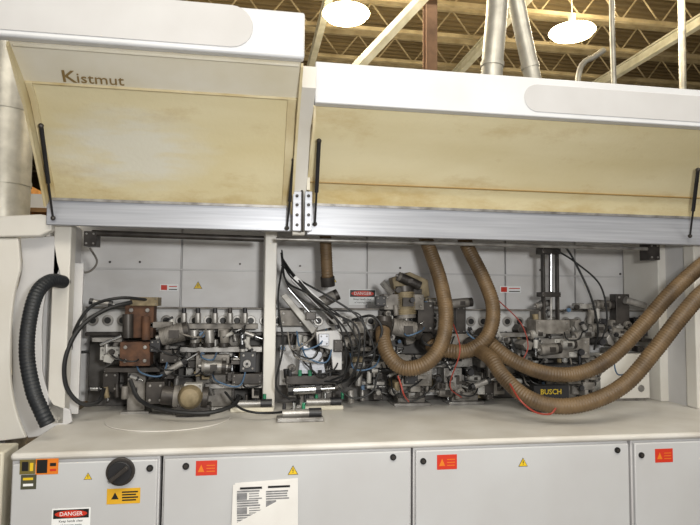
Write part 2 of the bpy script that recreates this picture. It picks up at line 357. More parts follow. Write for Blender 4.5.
# ---- machine shell ----
t=thing('edge_banding_machine',(1,4.1,TZ),'grey painted steel edge banding machine shell with rear panels and bed','machine')
shell=t
ZT=P(350,238,3.42).z
for x0,x1 in ((60,180),(181,272),(273,366),(367,505),(506,575),(576,700)):
    a=P(x0,300,YB); c=P(x1,300,YB); b=MB(); b.box((a.x+.003,YB,TZ+.0),(c.x-.003,YB+.03,ZT+.32),back); b.obj('rear_panel',t,.002)
for (x,y) in ((110,262),(140,262),(240,264),(300,266),(400,268),(480,270),(540,270),(620,274)):
    q=P(x,y,YB); MB().cyl((q.x,YB-.006,q.z),(q.x,YB,q.z),.008,dsteel,n=8).obj('panel_bolt',t)
a=P(88,268,YB-.02); c=P(655,275,YB-.02); MB().box((a.x,YB-.02,a.z-.006),(c.x,YB,a.z+.006),panel).obj('stiffening_rib',t)
XF=P(52,225,3.42).x; XG=XR
MB().box((XF,3.44,ZR-.03),(XG,4.9,ZR),back).obj('roof_panel',t)
MB().box((XF,YB+.031,TZ-.04),(XG,YB+.06,ZR-.03),panel).obj('rear_skin',t)
MB().box((XF,4.84,0),(XG,4.9,ZR-.03),panel).obj('rear_cover',t)
a=P(57,230,3.55); c=P(74,230,3.55); MB().box((a.x,3.5,TZ),(c.x,3.6,ZT+.1),creamw).obj('corner_post',t,.006)
a=P(76,230,4.1); MB().box((a.x-.02,3.6,TZ),(a.x,4.24,ZT+.1),back).obj('side_panel',t)
a=P(264,300,3.85); c=P(276,300,3.85); MB().box((a.x,3.8,TZ),(c.x,4.2,ZT+.1),creamw).obj('middle_post',t,.006)
a=P(654,300,3.85); c=P(664,300,3.85); MB().box((a.x,3.8,TZ),(c.x,4.2,ZT+.1),creamw).obj('corner_post',t,.006)
a=P(684,300,3.6); b=MB(); b.box((a.x,3.5,TZ),(a.x+.06,3.6,ZT+.1),creamw); b.obj('corner_post',t,.008)
MB().box((a.x+.02,3.6,TZ),(a.x+.04,4.24,ZT+.1),panel).obj('side_panel',t)
b=MB(); a2=P(672,300,3.9); b.box((a2.x,3.86,TZ),(a2.x+.05,3.9,ZT+.1),creamw); b.obj('side_flange',t,.004)
b=MB(); b.cyl(P(92,233,3.62),P(264,239,3.62),.018,dsteel); b.cyl(P(276,239,3.62),P(652,249,3.62),.012,steel)
b.obj('guard_shaft',t,label='long steel shaft beneath the hood rail')
b=MB(); pb(b,84,231,96,246,3.6,.1,dsteel,1); b.obj('shaft_bearing',t)
b=MB(); pb(b,649,243,660,260,3.6,.1,dsteel,1); b.obj('shaft_bearing',t)
a=P(92,300,4.08).x; c=P(652,300,4.08).x
zr0=P(350,332,3.96).z; zr1=P(350,310,3.96).z
b=MB(); b.box((a,4.05,TZ),(c,YB,zr0),bedm); 
b.obj('machine_bed',t,.006)
b=MB(); b.box((a,3.96,zr0),(c,4.2,zr1),railm); 
x=a+.04
while x<c-.04:
    b.cyl((x,3.95,(zr0+zr1)/2),(x,3.96,(zr0+zr1)/2),.034,steel,n=16); b.cyl((x,3.945,(zr0+zr1)/2),(x,3.951,(zr0+zr1)/2),.02,blk,n=14); x+=.088
b.obj('transport_rail',t,.004,label='light grey transport rail with a row of round rollers')
b=MB(); b.box((a,3.94,zr0-.022),(c,4.05,zr0-.002),dsteel); b.obj('chain_guide',t,.002)
b=MB(); b.box((a,3.93,zr1+.001),(c,4.06,zr1+.012),dustm); b.obj('rail_cap',t,.002)
for x0,x1,y0,y1 in ((280,300,345,385),(395,440,365,395),(480,515,345,385),(585,648,345,398)):
    b=MB(); pb(b,x0,y0,x1,y1,4.02,.029,back,1); b.obj('cover_plate',t,.003)
Yd2=YB-.001
danger(t,349,289,376,305,Yd2); tri(t,198,285,Yd2,.06); tri(t,333,279,Yd2,.055)
for x0,y0,x1,y1 in ((160,284,178,291),(500,286,521,293)):
    b=MB(); pb(b,x0,y0,x1,y1,Yd2-.001,.001,wht); pb(b,x0+1,y0+1,x0+7,y1-1,Yd2-.0018,.0008,red); pb(b,x0+9,y0+2,x1-1,y0+3,Yd2-.0018,.0008,red); pb(b,x0+9,y0+5,x1-1,y0+6,Yd2-.0018,.0008,blk)
    b.obj('small_sticker',t,label='small white and red sticker')
# ---- hoods ----
def sheet(prof,x0,x1,th,mat,b=None):
    b=b or MB(); n=len(prof); off=[]
    for i in range(n):
        a=Vector(prof[max(0,i-1)]); c=Vector(prof[min(n-1,i+1)]); d=(c-a).normalized(); off.append((prof[i][0]+abs(d.y)*th, prof[i][1]+abs(d.x)*th))
    poly=[(x0,y,z) for y,z in prof]+[(x0,y,z) for y,z in off[::-1]]
    b.prism(poly,(x1-x0,0,0),mat); return b
def plate(b,prof,w,x,th,mat):
    lo=[]
    for i,(y,z) in enumerate(prof):
        lo.append((x,y-w*.55,z-w*.5) if i else (x,y,z-w*.2))
    poly=[(x,y,z) for y,z in prof]+lo[::-1]; b.prism(poly,(th,0,0),mat)
def pill(b,xa,xb,za,zb,Y,th,mat):
    r=(zb-za)/2; zc=(za+zb)/2; pts=[]
    for k in range(13): w=-math.pi/2+math.pi*k/12; pts.append((xb-r+r*math.cos(w),Y,zc+r*math.sin(w)))
    for k in range(13): w=math.pi/2+math.pi*k/12; pts.append((xa+r+r*math.cos(w),Y,zc+r*math.sin(w)))
    b.prism(pts,(0,-th,0),mat)
def z_(px,py,Y): return P(px,py,Y).z
def strut(parent,p0,p1):
    d=(p1-p0).normalized(); L=(p1-p0).length; t2=MB(); t2.cyl(p0,p0+d*L*.6,.011,black); t2.sphere(p0,.014,dsteel,8)
    o=t2.obj('gas_strut',parent,label='black gas strut'); r=MB().cyl(p0+d*L*.6,p1,.006,black,n=10); r.sphere(p1,.013,dsteel,8); r.obj('piston_rod',o)
x0=P(3,50,2.75).x; x1=P(304,60,2.75).x
h=thing('machine_hood',((x0+x1)/2,3.4,z_(200,205,3.4)),'raised white machine hood with yellowed inner lining and lettering','machine hood')
zt=z_(200,6,2.75); zb=z_(200,53,2.75)
b=MB(); b.box((x0-.35,2.72,zb),(x1,2.78,zt),white); b.obj('front_lip',h,.012)
b=MB(); pill(b,x0-.3,P(253,30,2.72).x,z_(150,41,2.72),z_(150,-2,2.72),2.72,.004,panel); b.obj('grip_panel',h,.003)  # raised plate; the grip recess's darker shading is put into its greyer paint
zs=z_(200,93,2.98); zh=z_(200,204,3.4)
b=sheet([(2.78,zb+.002),(2.98,zs+.0)],x0+.005,x1-.013,.012,strip); b.obj('lip_underside',h,label='pale cream folded strip behind the lip')
b=MB(); b.box((x0+.02,2.79,zb-.014),(x1-.02,2.80,zb+.01),cream); b.obj('underside_flange',h,.003)
prof=[(2.98,zs),(3.06,zs-.06),(3.2,z_(200,150,3.2)),(3.36,zh+.06),(3.4,zh)]
b=sheet(prof,x0+.01,x1-.013,.014,beige_glare); hl=b.obj('inner_lining',h)
b=MB(); b.box((x0+.012,2.972,zs-.008),(x1-.013,2.985,zs+.004),beige2); b.obj('lining_frame',h,.002)
fr=[(y-.012,z-.006) for y,z in prof]
for xx,wd in ((x0+.014,.03),(x1-.06,.045)):
    b=sheet(fr,xx,xx+wd,.014,beige2); b.obj('lining_frame',h,.002)
full=[(2.78,zb)]+prof
for xx in (x0,x1-.012):
    b=MB(); plate(b,full,.1,xx,.012,beige2); b.obj('end_plate',h)
lm=M('faded_lettering','#8b7448')
v0=Vector((0,2.98,zs)); v1=Vector((0,2.78,zb)); dzz=(v1-v0).normalized(); nn=Vector((1,0,0)).cross(dzz)
if nn.y>0: nn=-nn
base=v0+dzz*.02+nn*.004; q=P(61,90,2.95)
b=MB(); b.text('K',(q.x,base.y,base.z),.1,lm,dz=dzz,dep=.001,off=.001,wide=1.0,left=True,sh=.1)
b.text('istmut',(q.x+.065,base.y,base.z),.085,lm,dz=dzz,dep=.001,wide=1.0,left=True,sh=.1); b.obj('lettering',h)
b=MB(); b.box((x0,3.39,z_(200,229,3.4)),(x1,3.43,zh),alu); b.obj('hinge_rail',h,.004,label='brushed aluminium hinge rail')
b=MB(); b.box((x0+.03,3.375,zh-.01),(x1-.03,3.39,zh+.004),steel); b.obj('hinge_edge',h)
strut(h,P(41,126,3.1),P(53,218,3.38)); strut(h,P(294,160,3.2),P(287,228,3.36))
profA=full; zhA=zh; X1A=x1
x0b=P(317,80,2.95).x; x1b=XR+.1
g=thing('machine_hood',((x0b+x1b)/2,3.4,z_(500,210,3.4)),'raised long white machine hood with amber stained inner lining','machine hood')
zt=z_(500,77,2.95); zb=z_(500,116,2.95)
b=MB(); b.box((x0b-.012,2.92,zb),(x1b,2.98,zt),white); b.box((x0b-.012,2.98,zt-.012),(x1b,3.4,zt),white); b.obj('front_lip',g,.01)
b=MB(); pill(b,P(524,90,2.92).x,x1b-.1,z_(600,116,2.92),z_(600,89,2.92),2.92,.004,panel); b.obj('grip_panel',g,.003)  # greyer raised plate, recess shading put into its colour
zc=z_(500,190,3.34); zh=z_(500,211,3.4)
prof=[(2.98,zb),(3.05,zb-.06),(3.2,(zb+zc)/2-.01),(3.33,zc+.01),(3.36,zc-.03),(3.39,zh)]
b=sheet(prof,x0b,x1b-.01,.014,beige); b.obj('inner_lining',g)
b=MB(); b.box((x0b,3.315,zc-.005),(x1b,3.34,zc),M('amber_line','#a98a50')); b.obj('lining_seam',g)
for xx in (x0b-.012,x1b-.012):
    b=MB(); plate(b,[(2.98,zb)]+prof[1:],.08,xx,.012,beige2); b.obj('end_plate',g)
b=MB(); b.box((x0b,3.39,z_(500,240,3.4)),(x1b,3.43,zh),alu); b.obj('hinge_rail',g,.004,label='brushed aluminium hinge rail')
b=MB(); b.box((x0b+.03,3.375,zh-.01),(x1b-.03,3.39,zh+.004),steel); b.obj('hinge_edge',g)
strut(g,P(319,141,3.1),P(315,224,3.36)); strut(g,P(698,170,3.1),P(690,236,3.36))
t=shell
xa=X1A+.001; xb=x0b-.014
b=MB(); b.prism([(xa,2.86,profA[0][1]+.02),(xa,3.42,profA[0][1]+.02),(xa,3.42,z_(303,236,3.42)),(xa,3.36,z_(303,236,3.42)),(xa,3.3,zhA+.04),(xa,3.1,zs-.12),(xa,2.86,zs+.02)],(max(xb-xa,.02),0,0),creamw); b.obj('divider_panel',t,.002,label='cream divider panel between the hoods')
for xl,xr in ((293,301),(305,312)):
    b=MB(); pb(b,xl,191,xr,231,3.27,.03,alu)
    for y in (196,205,215,225):
        q=P((xl+xr)/2,y,3.27); b.cyl((q.x,3.258,q.z),(q.x,3.27,q.z),.009,dsteel,n=8)
    b.obj('hinge_block',t,.003,label='bolted aluminium hinge block')
b=MB(); a=P(302,188,3.285); c=P(304,232,3.285); b.cyl((a.x,3.285,a.z),(a.x,3.285,c.z),.009,dsteel,n=12); b.obj('hinge_pin',t)
b=MB(); pb(b,308,105,310,190,3.25,.02,cream); b.obj('hinge_strip',t,.001)
# ---- end housing at infeed ----
t=thing('end_housing',P(30,440,3.2),'white sheet metal end housing with recessed opening','machine end housing')
b=MB(); pts=[(-40,218),(40,214),(50,216),(52,230),(40,236),(-40,238)]
b.prism([P(x,y,3.42) for x,y in pts],(0,.06,0),creamw); b.obj('upper_panel',t,.008)
def q2b(p0,p1,p2,n=8): return [tuple((1-s)**2*p0[k]+2*s*(1-s)*p1[k]+s*s*p2[k] for k in (0,1)) for s in [i/n for i in range(n+1)]]
b=MB(); pts=[(-40,239),(18,238),(20,262)]+q2b((20,270),(10,300),(10,350))+q2b((10,375),(12,410),(26,438))+[(-40,446)]
b.prism([P(x,y,3.44) for x,y in pts],(0,.03,0),creamw); b.obj('side_frame',t,.006)
b=MB(); pts=[(20,238),(54,236),(58,262),(62,276),(50,282)]+q2b((46,290),(40,320),(42,350))+q2b((42,370),(46,395),(54,404))+[(70,410),(72,422),(44,436),(28,438)]+q2b((14,412),(12,378),(12,350))+q2b((12,300),(22,280),(22,262))
b.prism([P(x,y,3.5) for x,y in pts],(0,.02,0),panel); b.obj('inner_frame',t,.004)
b=MB(); pb(b,20,262,78,414,3.64,.02,back); b.obj('recess_panel',t,.003)
b=MB(); pb(b,56,300,62,396,3.56,.04,panel); b.obj('inner_rib',t,.003)
b=MB(); a=P(-40,448,3.44); c=P(11,445,3.44); b.box((a.x,3.44,0),(c.x-.12,3.7,a.z),panel); b.obj('pedestal',t,.005)
b=MB(); a=P(-30,452,3.05); c=P(10,452,3.05); b.box((a.x,3.03,0),(c.x-.02,3.22,a.z),cream)
b.obj('side_stand',label='low cream steel stand beside the control cabinet',cat='stand',bev=.01)
# ---- hoses ----
hose('flexible_hose','thick black ribbed hose curving beside the end housing',[(64,282,3.52),(50,281,3.34),(37,293,3.24),(29,322,3.17),(27,356,3.12),(33,390,3.09),(41,410,3.07),(48,425,3.07)],.035,blackh,pitch=.018,amp=.035,fit=None)
hose('extraction_hose','brown ribbed extraction hose dropping from the hood rail',[(422,225,3.75),(428,245,3.7),(440,280,3.6),(446,315,3.5),(441,345,3.45),(425,364,3.45),(404,368,3.5),(389,356,3.55),(383,338,3.62),(384,325,3.7)],.045,brownh,fit=dsteel,amp=.03)
hose('extraction_hose','brown ribbed extraction hose looping up under the rail',[(460,228,3.8),(468,248,3.75),(484,280,3.67),(493,308,3.6),(488,335,3.57),(470,350,3.6),(450,351,3.65),(434,347,3.72),(426,340,3.78)],.045,brownh,fit=dsteel,amp=.03)
hose('extraction_hose','long dusty brown ribbed hose sweeping out of the machine',[(740,240,3.2),(706,262,3.2),(672,292,3.22),(640,328,3.28),(610,358,3.32),(580,373,3.36),(545,373,3.4),(512,360,3.5),(492,345,3.6),(482,335,3.75)],.044,brownh,fit=dsteel,amp=.03)
hose('extraction_hose','lower brown ribbed hose resting near the worktop',[(745,265,3.0),(706,290,3.0),(680,318,3.02),(655,350,3.05),(625,384,3.08),(590,402,3.11),(555,406,3.16),(525,396,3.24),(503,376,3.36),(490,358,3.46),(470,345,3.68)],.044,brownh,fit=dsteel,amp=.03)
hose('extraction_hose','short straight brown hose under the hood rail',[(325,228,3.8),(326,250,3.8),(327,270,3.8),(328,285,3.82)],.038,brownh,fit=dsteel,amp=.03)
# ================= stations =================
def mk(st,name,kind,a,mat,**k):
    b=MB()
    if kind=='box': pb(b,*a,mat,bolts=k.get('bolts',1)); bev=.004
    elif kind=='poly':
        pts,Y,d=a; b.prism([P(x,y,Y) for x,y in pts],(0,d,0),mat); bev=.004
    elif kind=='cyl':
        x0,y0,x1,y1,r,Y=a; b.cyl(P(x0,y0,Y),P(x1,y1,Y),r*K(Y),mat); bev=.002
    elif kind=='motor':
        x0,y0,x1,y1,r,Y=a; p,q=P(x0,y0,Y),P(x1,y1,Y); R=r*K(Y); d=q-p; n=13; ps=[];rs=[]
        for i in range(n):
            t=.12+.7*i/n; ps+=[p+d*t,p+d*(t+.03),p+d*(t+.031),p+d*(t+.053)]; rs+=[R,R,R*.88,R*.88]
        b.rings(ps,rs,mat,22); b.cyl(p,p+d*.14,R*.92,dustm,n=22); b.cyl(p+d*.83,q,R*.96,dsteel,n=22); b.cyl(p-d.normalized()*R*.5,p,R*.3,steel,n=12)
        c=p+d*.5; b.box((c.x-R*.5,Y-R*1.25,c.z-R*.4),(c.x+R*.5,Y-R*.7,c.z+R*.4),dsteel); bev=0
    elif kind=='disc':
        x,y,r,Y,dd=a; c=P(x,y,Y); R=r*K(Y); b.rings([(c.x,Y+dd,c.z),(c.x,Y+.006,c.z),(c.x,Y,c.z)],[R,R,R*.9],mat,26)
        b.cyl((c.x,Y-dd*.25,c.z),(c.x,Y+dd,c.z),R*.35,k.get('hub',dsteel),n=16)
        for i in range(6):
            w=i*math.pi/3; b.cyl((c.x+R*.62*math.cos(w),Y-.005,c.z+R*.62*math.sin(w)),(c.x+R*.62*math.cos(w),Y+dd*.5,c.z+R*.62*math.sin(w)),R*.08,blk,n=6)
        bev=0
    elif kind=='knob':
        x,y,r,Y=a; c=P(x,y,Y); R=r*K(Y); b.cyl((c.x,Y+.06,c.z),(c.x,Y,c.z),R*.35,chrome,n=10)
        b.rings([(c.x,Y,c.z),(c.x,Y-R*.4,c.z),(c.x,Y-R*1.0,c.z)],[R*.7,R,R*.85],mat,10); bev=0
    elif kind=='pneu':
        x0,y0,x1,y1,r,Y=a; p,q=P(x0,y0,Y),P(x1,y1,Y); R=r*K(Y); d=q-p; b.cyl(p+d*.1,p+d*.62,R,mat); 
        for (s0,s1) in ((.04,.14),(.56,.66)): b.cyl(p+d*s0,p+d*s1,R*1.25,black,n=8)
        b.cyl(p+d*.62,q,R*.35,chrome,n=10); b.cyl(q-d*.06,q,R*.7,dsteel,n=6); bev=0
    elif kind=='spring':
        x0,y0,x1,y1,r,Y=a; p,q=P(x0,y0,Y),P(x1,y1,Y); R=r*K(Y); d=q-p; u=d.cross(Vector((0,1,0))).normalized(); w=d.cross(u).normalized()
        pts=[p+d*(i/140)+u*R*math.cos(i*.5)+w*R*math.sin(i*.5) for i in range(141)]; b.rings(pts,[R*.2]*141,mat,6); b.cyl(p,q,R*.4,steel,n=8); bev=0
    elif kind=='angle':
        x0,y0,x1,y1,Y,d=a; tk=(x1-x0)*.3; b.prism([P(x,y,Y) for x,y in ((x0,y0),(x0+tk,y0),(x0+tk,y1-tk),(x1,y1-tk),(x1,y1),(x0,y1))],(0,d,0),mat); bev=.002
    b.obj(name,st,bev if k.get('bev') is None else k['bev'],label=k.get('lab'))
def stand(st,x0,x1,ytop,Y,d=.12,mat=None):
    a=P(x0,ytop,Y); c=P(x1,ytop,Y); b=MB(); b.box((a.x,Y,TZ+.02),(c.x,Y+d,a.z),mat or dustm); b.box((a.x-.03,Y-.03,TZ+.0005),(c.x+.03,Y+d+.03,TZ+.02),steel); b.obj('foot_stand',st,.003)
pool=[steel,dustm,pale,dustm,dsteel,tan,dustm,steel,black,dsteel]
def clutter(st,x0,x1,y0,y1,n,seed,Y0=3.72,Y1=3.92):
    R=random.Random(seed)
    for i in range(n):
        x=R.uniform(x0,x1); y=R.uniform(y0,y1); Y=R.uniform(Y0,Y1); mt=R.choice(pool); k=R.random()
        if k<.26:
            w=R.uniform(4,13); hh=R.uniform(3,9); mk(st,'bracket','box',(x,y,x+w,y+hh,Y,3.945-Y),mt)
        elif k<.38:
            w=R.uniform(6,12); mk(st,'angle_bracket','angle',(x,y,x+w,y+w*R.uniform(.8,1.5),Y,3.945-Y),mt)
        elif k<.45:
            w=R.uniform(5,10); a0=R.uniform(0,6); m=R.choice([5,6,7]); pts=[(x+w*R.uniform(.6,1)*math.cos(a0+j*6.283/m),y+w*R.uniform(.6,1)*math.sin(a0+j*6.283/m)) for j in range(m)]
            mk(st,'casting','poly',(pts,Y,3.945-Y),mt)
        elif k<.6:
            a=R.choice([0,90,0,20,-25,60]); L=R.uniform(14,28); dx=math.cos(math.radians(a))*L; dy=math.sin(math.radians(a))*L
            mk(st,'air_cylinder','pneu',(x-dx/2,y-dy/2,x+dx/2,y+dy/2,R.uniform(1.6,2.8),Y),R.choice([pale,steel,chrome]))
        elif k<.72:
            mk(st,'adjusting_cylinder','cyl',(x,y,x+R.uniform(-2,2),y+R.uniform(8,16),R.uniform(1.6,3.6),Y),mt)
        elif k<.79:
            mk(st,'small_motor','motor',(x,y,x+R.uniform(10,18),y+R.uniform(-4,4),R.uniform(3.5,5.5),Y),R.choice([steel,dustm,pale]))
        elif k<.89: mk(st,'knob','knob',(x,y,R.uniform(1.8,3.2),Y),R.choice([black,dsteel,steel,blue,black]))
        elif k<.94: mk(st,'spring','spring',(x,y,x+R.uniform(-3,12),y+R.uniform(8,14),2.2,Y),steel)
        else: mk(st,'bearing_cap','disc',(x,y,R.uniform(3,4.6),Y,.05),R.choice([steel,dustm]))
# 1
s=thing('edge_feed_station',P(135,400,3.8),'rusty brown edge feed magazine on a steel foot','machine station')
stand(s,128,146,366,3.75)
mk(s,'magazine_block','box',(125,304,153,338,3.7,.12),rust)
mk(s,'magazine_block','box',(120,342,150,366,3.66,.12),rust)
mk(s,'top_bracket','box',(130,297,158,306,3.68,.14),tan)
mk(s,'roller','cyl',(128,314,128,338,5,3.66),dsteel); mk(s,'roller','cyl',(146,316,146,340,4,3.66),rust)
mk(s,'clamp_arm','box',(150,322,172,328,3.7,.05),dustm); mk(s,'clamp_arm','box',(92,338,122,342,3.72,.05),steel)
mk(s,'link_rod','cyl',(100,345,122,336,1.5,3.68),chrome); mk(s,'knob','knob',(112,352,3,3.65),dsteel)
mk(s,'guide_plate','box',(100,347,120,360,3.74,.03),pale); mk(s,'air_cylinder','pneu',(88,301,125,306,2.4,3.68),steel)
mk(s,'base_shelf','box',(104,368,160,372,3.68,.2),dsteel)
mk(s,'bracket','box',(103,372,118,392,3.78,.05),dsteel); mk(s,'valve','box',(150,340,160,352,3.64,.05),black)
clutter(s,95,158,336,392,30,1)
# 2
s=thing('pressure_roller_station',P(200,405,3.85),'dusty pressure roller unit with motors and cylinders','machine station')
stand(s,196,232,372,3.84)
mk(s,'carriage_plate','box',(163,324,258,329,3.8,.14),dustm,bolts=1)
mk(s,'carriage_plate','box',(180,347,262,352,3.78,.15),steel)
mk(s,'drive_motor','motor',(161,337,189,330,9,3.7),dustm)
for x in (194,209,224): mk(s,'roller_motor','cyl',(x,330,x+1,343,4.6,3.74),random.choice([dustm,steel])); mk(s,'roller_cap','cyl',(x,343,x,347,5.4,3.74),dsteel)
mk(s,'roller_housing','box',(196,355,229,374,3.74,.14),dustm); mk(s,'gear_motor','motor',(202,366,226,367,6.5,3.68),steel)
for x in (184,198,215,230,245): mk(s,'adjusting_cylinder','cyl',(x,313,x,323,3,3.78),steel); mk(s,'adjusting_knob','cyl',(x,308,x,313,2.2,3.78),random.choice([black,dsteel,black]))
mk(s,'control_block','box',(240,352,256,372,3.7,.12),black); mk(s,'dial','disc',(247,364,4,3.68,.03),steel,hub=blk)
mk(s,'valve_block','box',(232,374,262,384,3.7,.1),dsteel); mk(s,'valve_block','box',(160,350,178,363,3.7,.1),dsteel)
mk(s,'air_cylinder','pneu',(160,376,200,352,3,3.66),steel)
mk(s,'spacer_bar','box',(205,384,262,388,3.78,.1),steel)
clutter(s,162,256,326,392,72,2); 
# 3
q=PZ(168,421,TZ); s=thing('turntable_motor',(q.x,q.y,TZ),'dusty beige motor on a wide round pale base plate','motor')
b=MB(); b.cyl((q.x,q.y+.05,TZ+.0005),(q.x,q.y+.05,TZ+.007),.34,top,n=48); b.obj('round_base',s,.003)
mk(s,'gear_motor','motor',(174,396,208,398,11,3.62),dustm); mk(s,'motor_foot','box',(176,406,210,416,3.58,.14),dsteel,bolts=0); mk(s,'terminal_box','box',(184,384,202,393,3.54,.08),pale); mk(s,'motor_flange','cyl',(162,395,174,396,9,3.62),dsteel)
b=MB(); cc=P(190,397,3.53); b.rings([(cc.x,3.6,cc.z),(cc.x,3.53,cc.z),(cc.x,3.5,cc.z),(cc.x,3.49,cc.z)],[.068,.068,.05,.02],tan,24); b.obj('end_dome',s)
mk(s,'gearbox','box',(146,382,164,404,3.62,.12),dsteel)
clutter(s,125,165,378,398,12,33,3.66,3.8)
# 4
s=thing('trimming_arm_station',P(320,405,3.8),'grey white slanted plate assembly with cables and valves','machine station')
stand(s,300,332,385,3.85)
mk(s,'arm_plate','poly',([(291,280),(296,275),(344,322),(339,328)],3.7,.06),panel)
mk(s,'arm_plate','poly',([(281,296),(286,293),(318,330),(312,334)],3.74,.05),pale)
mk(s,'cross_plate','poly',([(316,332),(338,330),(342,336),(342,370),(333,370),(331,350),(318,346)],3.7,.05),panel)
mk(s,'lower_bracket','poly',([(302,344),(313,350),(322,352),(326,374),(298,374)],3.76,.05),alu)
mk(s,'arm_slot','poly',([(297,284),(299,282),(334,318),(332,320)],3.694,.007),dsteel)
mk(s,'slide_rod','cyl',(288,288,318,322,1.6,3.7),chrome)
mk(s,'cover','box',(319,334,329,346,3.66,.04),alu); mk(s,'cutter_head','box',(334,340,343,352,3.66,.04),dsteel); mk(s,'clamp','box',(306,312,316,320,3.68,.04),dsteel)
mk(s,'mounting_block','box',(280,310,304,326,3.82,.12),dustm); mk(s,'motor','motor',(318,304,338,294,6,3.84),dustm)
mk(s,'cutter_motor','motor',(344,344,364,338,6,3.72),dustm); mk(s,'valve_block','box',(286,376,340,384,3.72,.1),dsteel)
mk(s,'bracket','box',(354,322,366,344,3.78,.05),dustm); mk(s,'knob','knob',(337,327,2.6,3.68),black)
mk(s,'foot_cylinder','pneu',(286,391,338,388,4,3.62),chrome)
for x in (290,300,310,320,330): mk(s,'valve_fitting','cyl',(x,370,x,376,1.8,3.72),random.choice([green,dsteel,black]))
clutter(s,282,372,330,392,62,4,3.78,3.92)
# 5
s=thing('router_station',P(410,400,3.85),'dusty tan router motors with dark brackets','machine station')
stand(s,398,425,355,3.84)
mk(s,'router_motor','motor',(406,318,404,286,11,3.8),tan); mk(s,'router_motor','motor',(392,326,420,332,9,3.72),dustm)
mk(s,'head_block','box',(384,294,424,310,3.76,.12),dustm); mk(s,'dust_port','cyl',(384,316,384,336,8,3.7),dsteel); mk(s,'side_block','box',(418,302,434,332,3.78,.12),dsteel)
mk(s,'head_casting','poly',([(392,278),(410,272),(428,280),(430,296),(416,300),(396,296)],3.78,.1),tan)
mk(s,'top_motor','motor',(398,276,420,286,5,3.74),dsteel); mk(s,'spring','spring',(382,282,392,294,3,3.72),steel)
mk(s,'slide_bar','box',(372,362,470,367,3.8,.1),steel); mk(s,'lower_block','box',(402,370,432,386,3.76,.1),dustm)
mk(s,'counter','box',(405,374,418,384,3.72,.04),black); mk(s,'knob','knob',(438,379,3.5,3.68),black); mk(s,'knob','knob',(398,290,3.5,3.66),dsteel); mk(s,'knob','knob',(412,300,3,3.68),black)
mk(s,'clamp_lever','box',(376,296,386,306,3.7,.05),black)
clutter(s,378,434,288,342,34,5); clutter(s,372,440,342,395,46,55)
# 6
s=thing('scraping_station',P(460,400,3.9),'steel scraping unit with round knobs and clamps','machine station')
stand(s,452,478,375,3.86,.08)
mk(s,'slide_block','box',(448,334,478,346,3.84,.09),dustm); mk(s,'motor','motor',(450,304,472,302,5,3.87),dustm)
mk(s,'motor_bracket','box',(456,306,466,334,3.88,.05),dsteel)
mk(s,'arm','box',(478,333,528,337,3.8,.06),steel); mk(s,'clamp','box',(444,368,462,390,3.76,.06),steel); mk(s,'knob','knob',(470,372,4,3.7),black); mk(s,'knob','knob',(450,378,3,3.68),dsteel)
mk(s,'air_cylinder','pneu',(470,388,500,376,3,3.68),steel); mk(s,'bracket','box',(484,370,494,396,3.78,.05),dsteel)
clutter(s,440,525,330,345,16,6,3.8,3.92); clutter(s,440,525,348,395,54,66)
# 7
s=thing('vertical_slide_station',P(555,400,3.8),'slim dark framed pneumatic slide above a steel tool carriage','machine station')
stand(s,546,576,380,3.8)
mk(s,'slide_frame','box',(543,248,546,322,3.76,.04),dsteel,bolts=0); mk(s,'slide_frame','box',(557,250,560,322,3.76,.04),dsteel,bolts=0)
mk(s,'slide_column','cyl',(551,252,551,292,2.6,3.76),chrome); mk(s,'piston_rod','cyl',(551,292,551,322,1.2,3.76),steel)
mk(s,'top_block','box',(542,247,561,254,3.72,.09),dsteel); mk(s,'middle_block','box',(542,292,561,297,3.72,.08),dsteel); mk(s,'bottom_block','box',(536,320,570,334,3.7,.14),dustm)
mk(s,'carriage','box',(538,338,590,358,3.74,.14),dustm); mk(s,'cutter_motor','motor',(540,350,560,348,6,3.68),dustm)
mk(s,'side_motor','motor',(574,337,596,331,6,3.78),steel); mk(s,'black_base','box',(528,366,586,376,3.62,.2),black,bolts=0)
mk(s,'slide_bar','box',(520,333,612,337,3.84,.08),steel); mk(s,'knob','knob',(580,352,4,3.66),black); mk(s,'knob','knob',(601,342,4,3.7),black); mk(s,'fitting','knob',(568,310,2.5,3.68),blue)
clutter(s,524,600,326,364,58,7); clutter(s,525,600,374,390,16,77,3.66,3.8); clutter(s,564,602,302,325,10,78,3.78,3.9); clutter(s,534,545,300,318,4,79,3.78,3.9)
b=MB(); pb(b,534,386,569,398,3.5,.06,black); q=P(551,392,3.5); b.text('BUSCH',(q.x,3.499,q.z),.045,dyel,dep=.0008,off=.0005); b.obj('name_plate',s,label='black block with yellow lettering')
a=P(534,398,3.5); c=P(569,398,3.5); b=MB(); b.box((a.x,3.5,TZ+.0005),(c.x,3.6,a.z-.001),dsteel); b.box((a.x+.02,3.56,a.z),(c.x-.02,3.7,a.z+.05),dsteel); b.obj('plate_foot',s,.003)
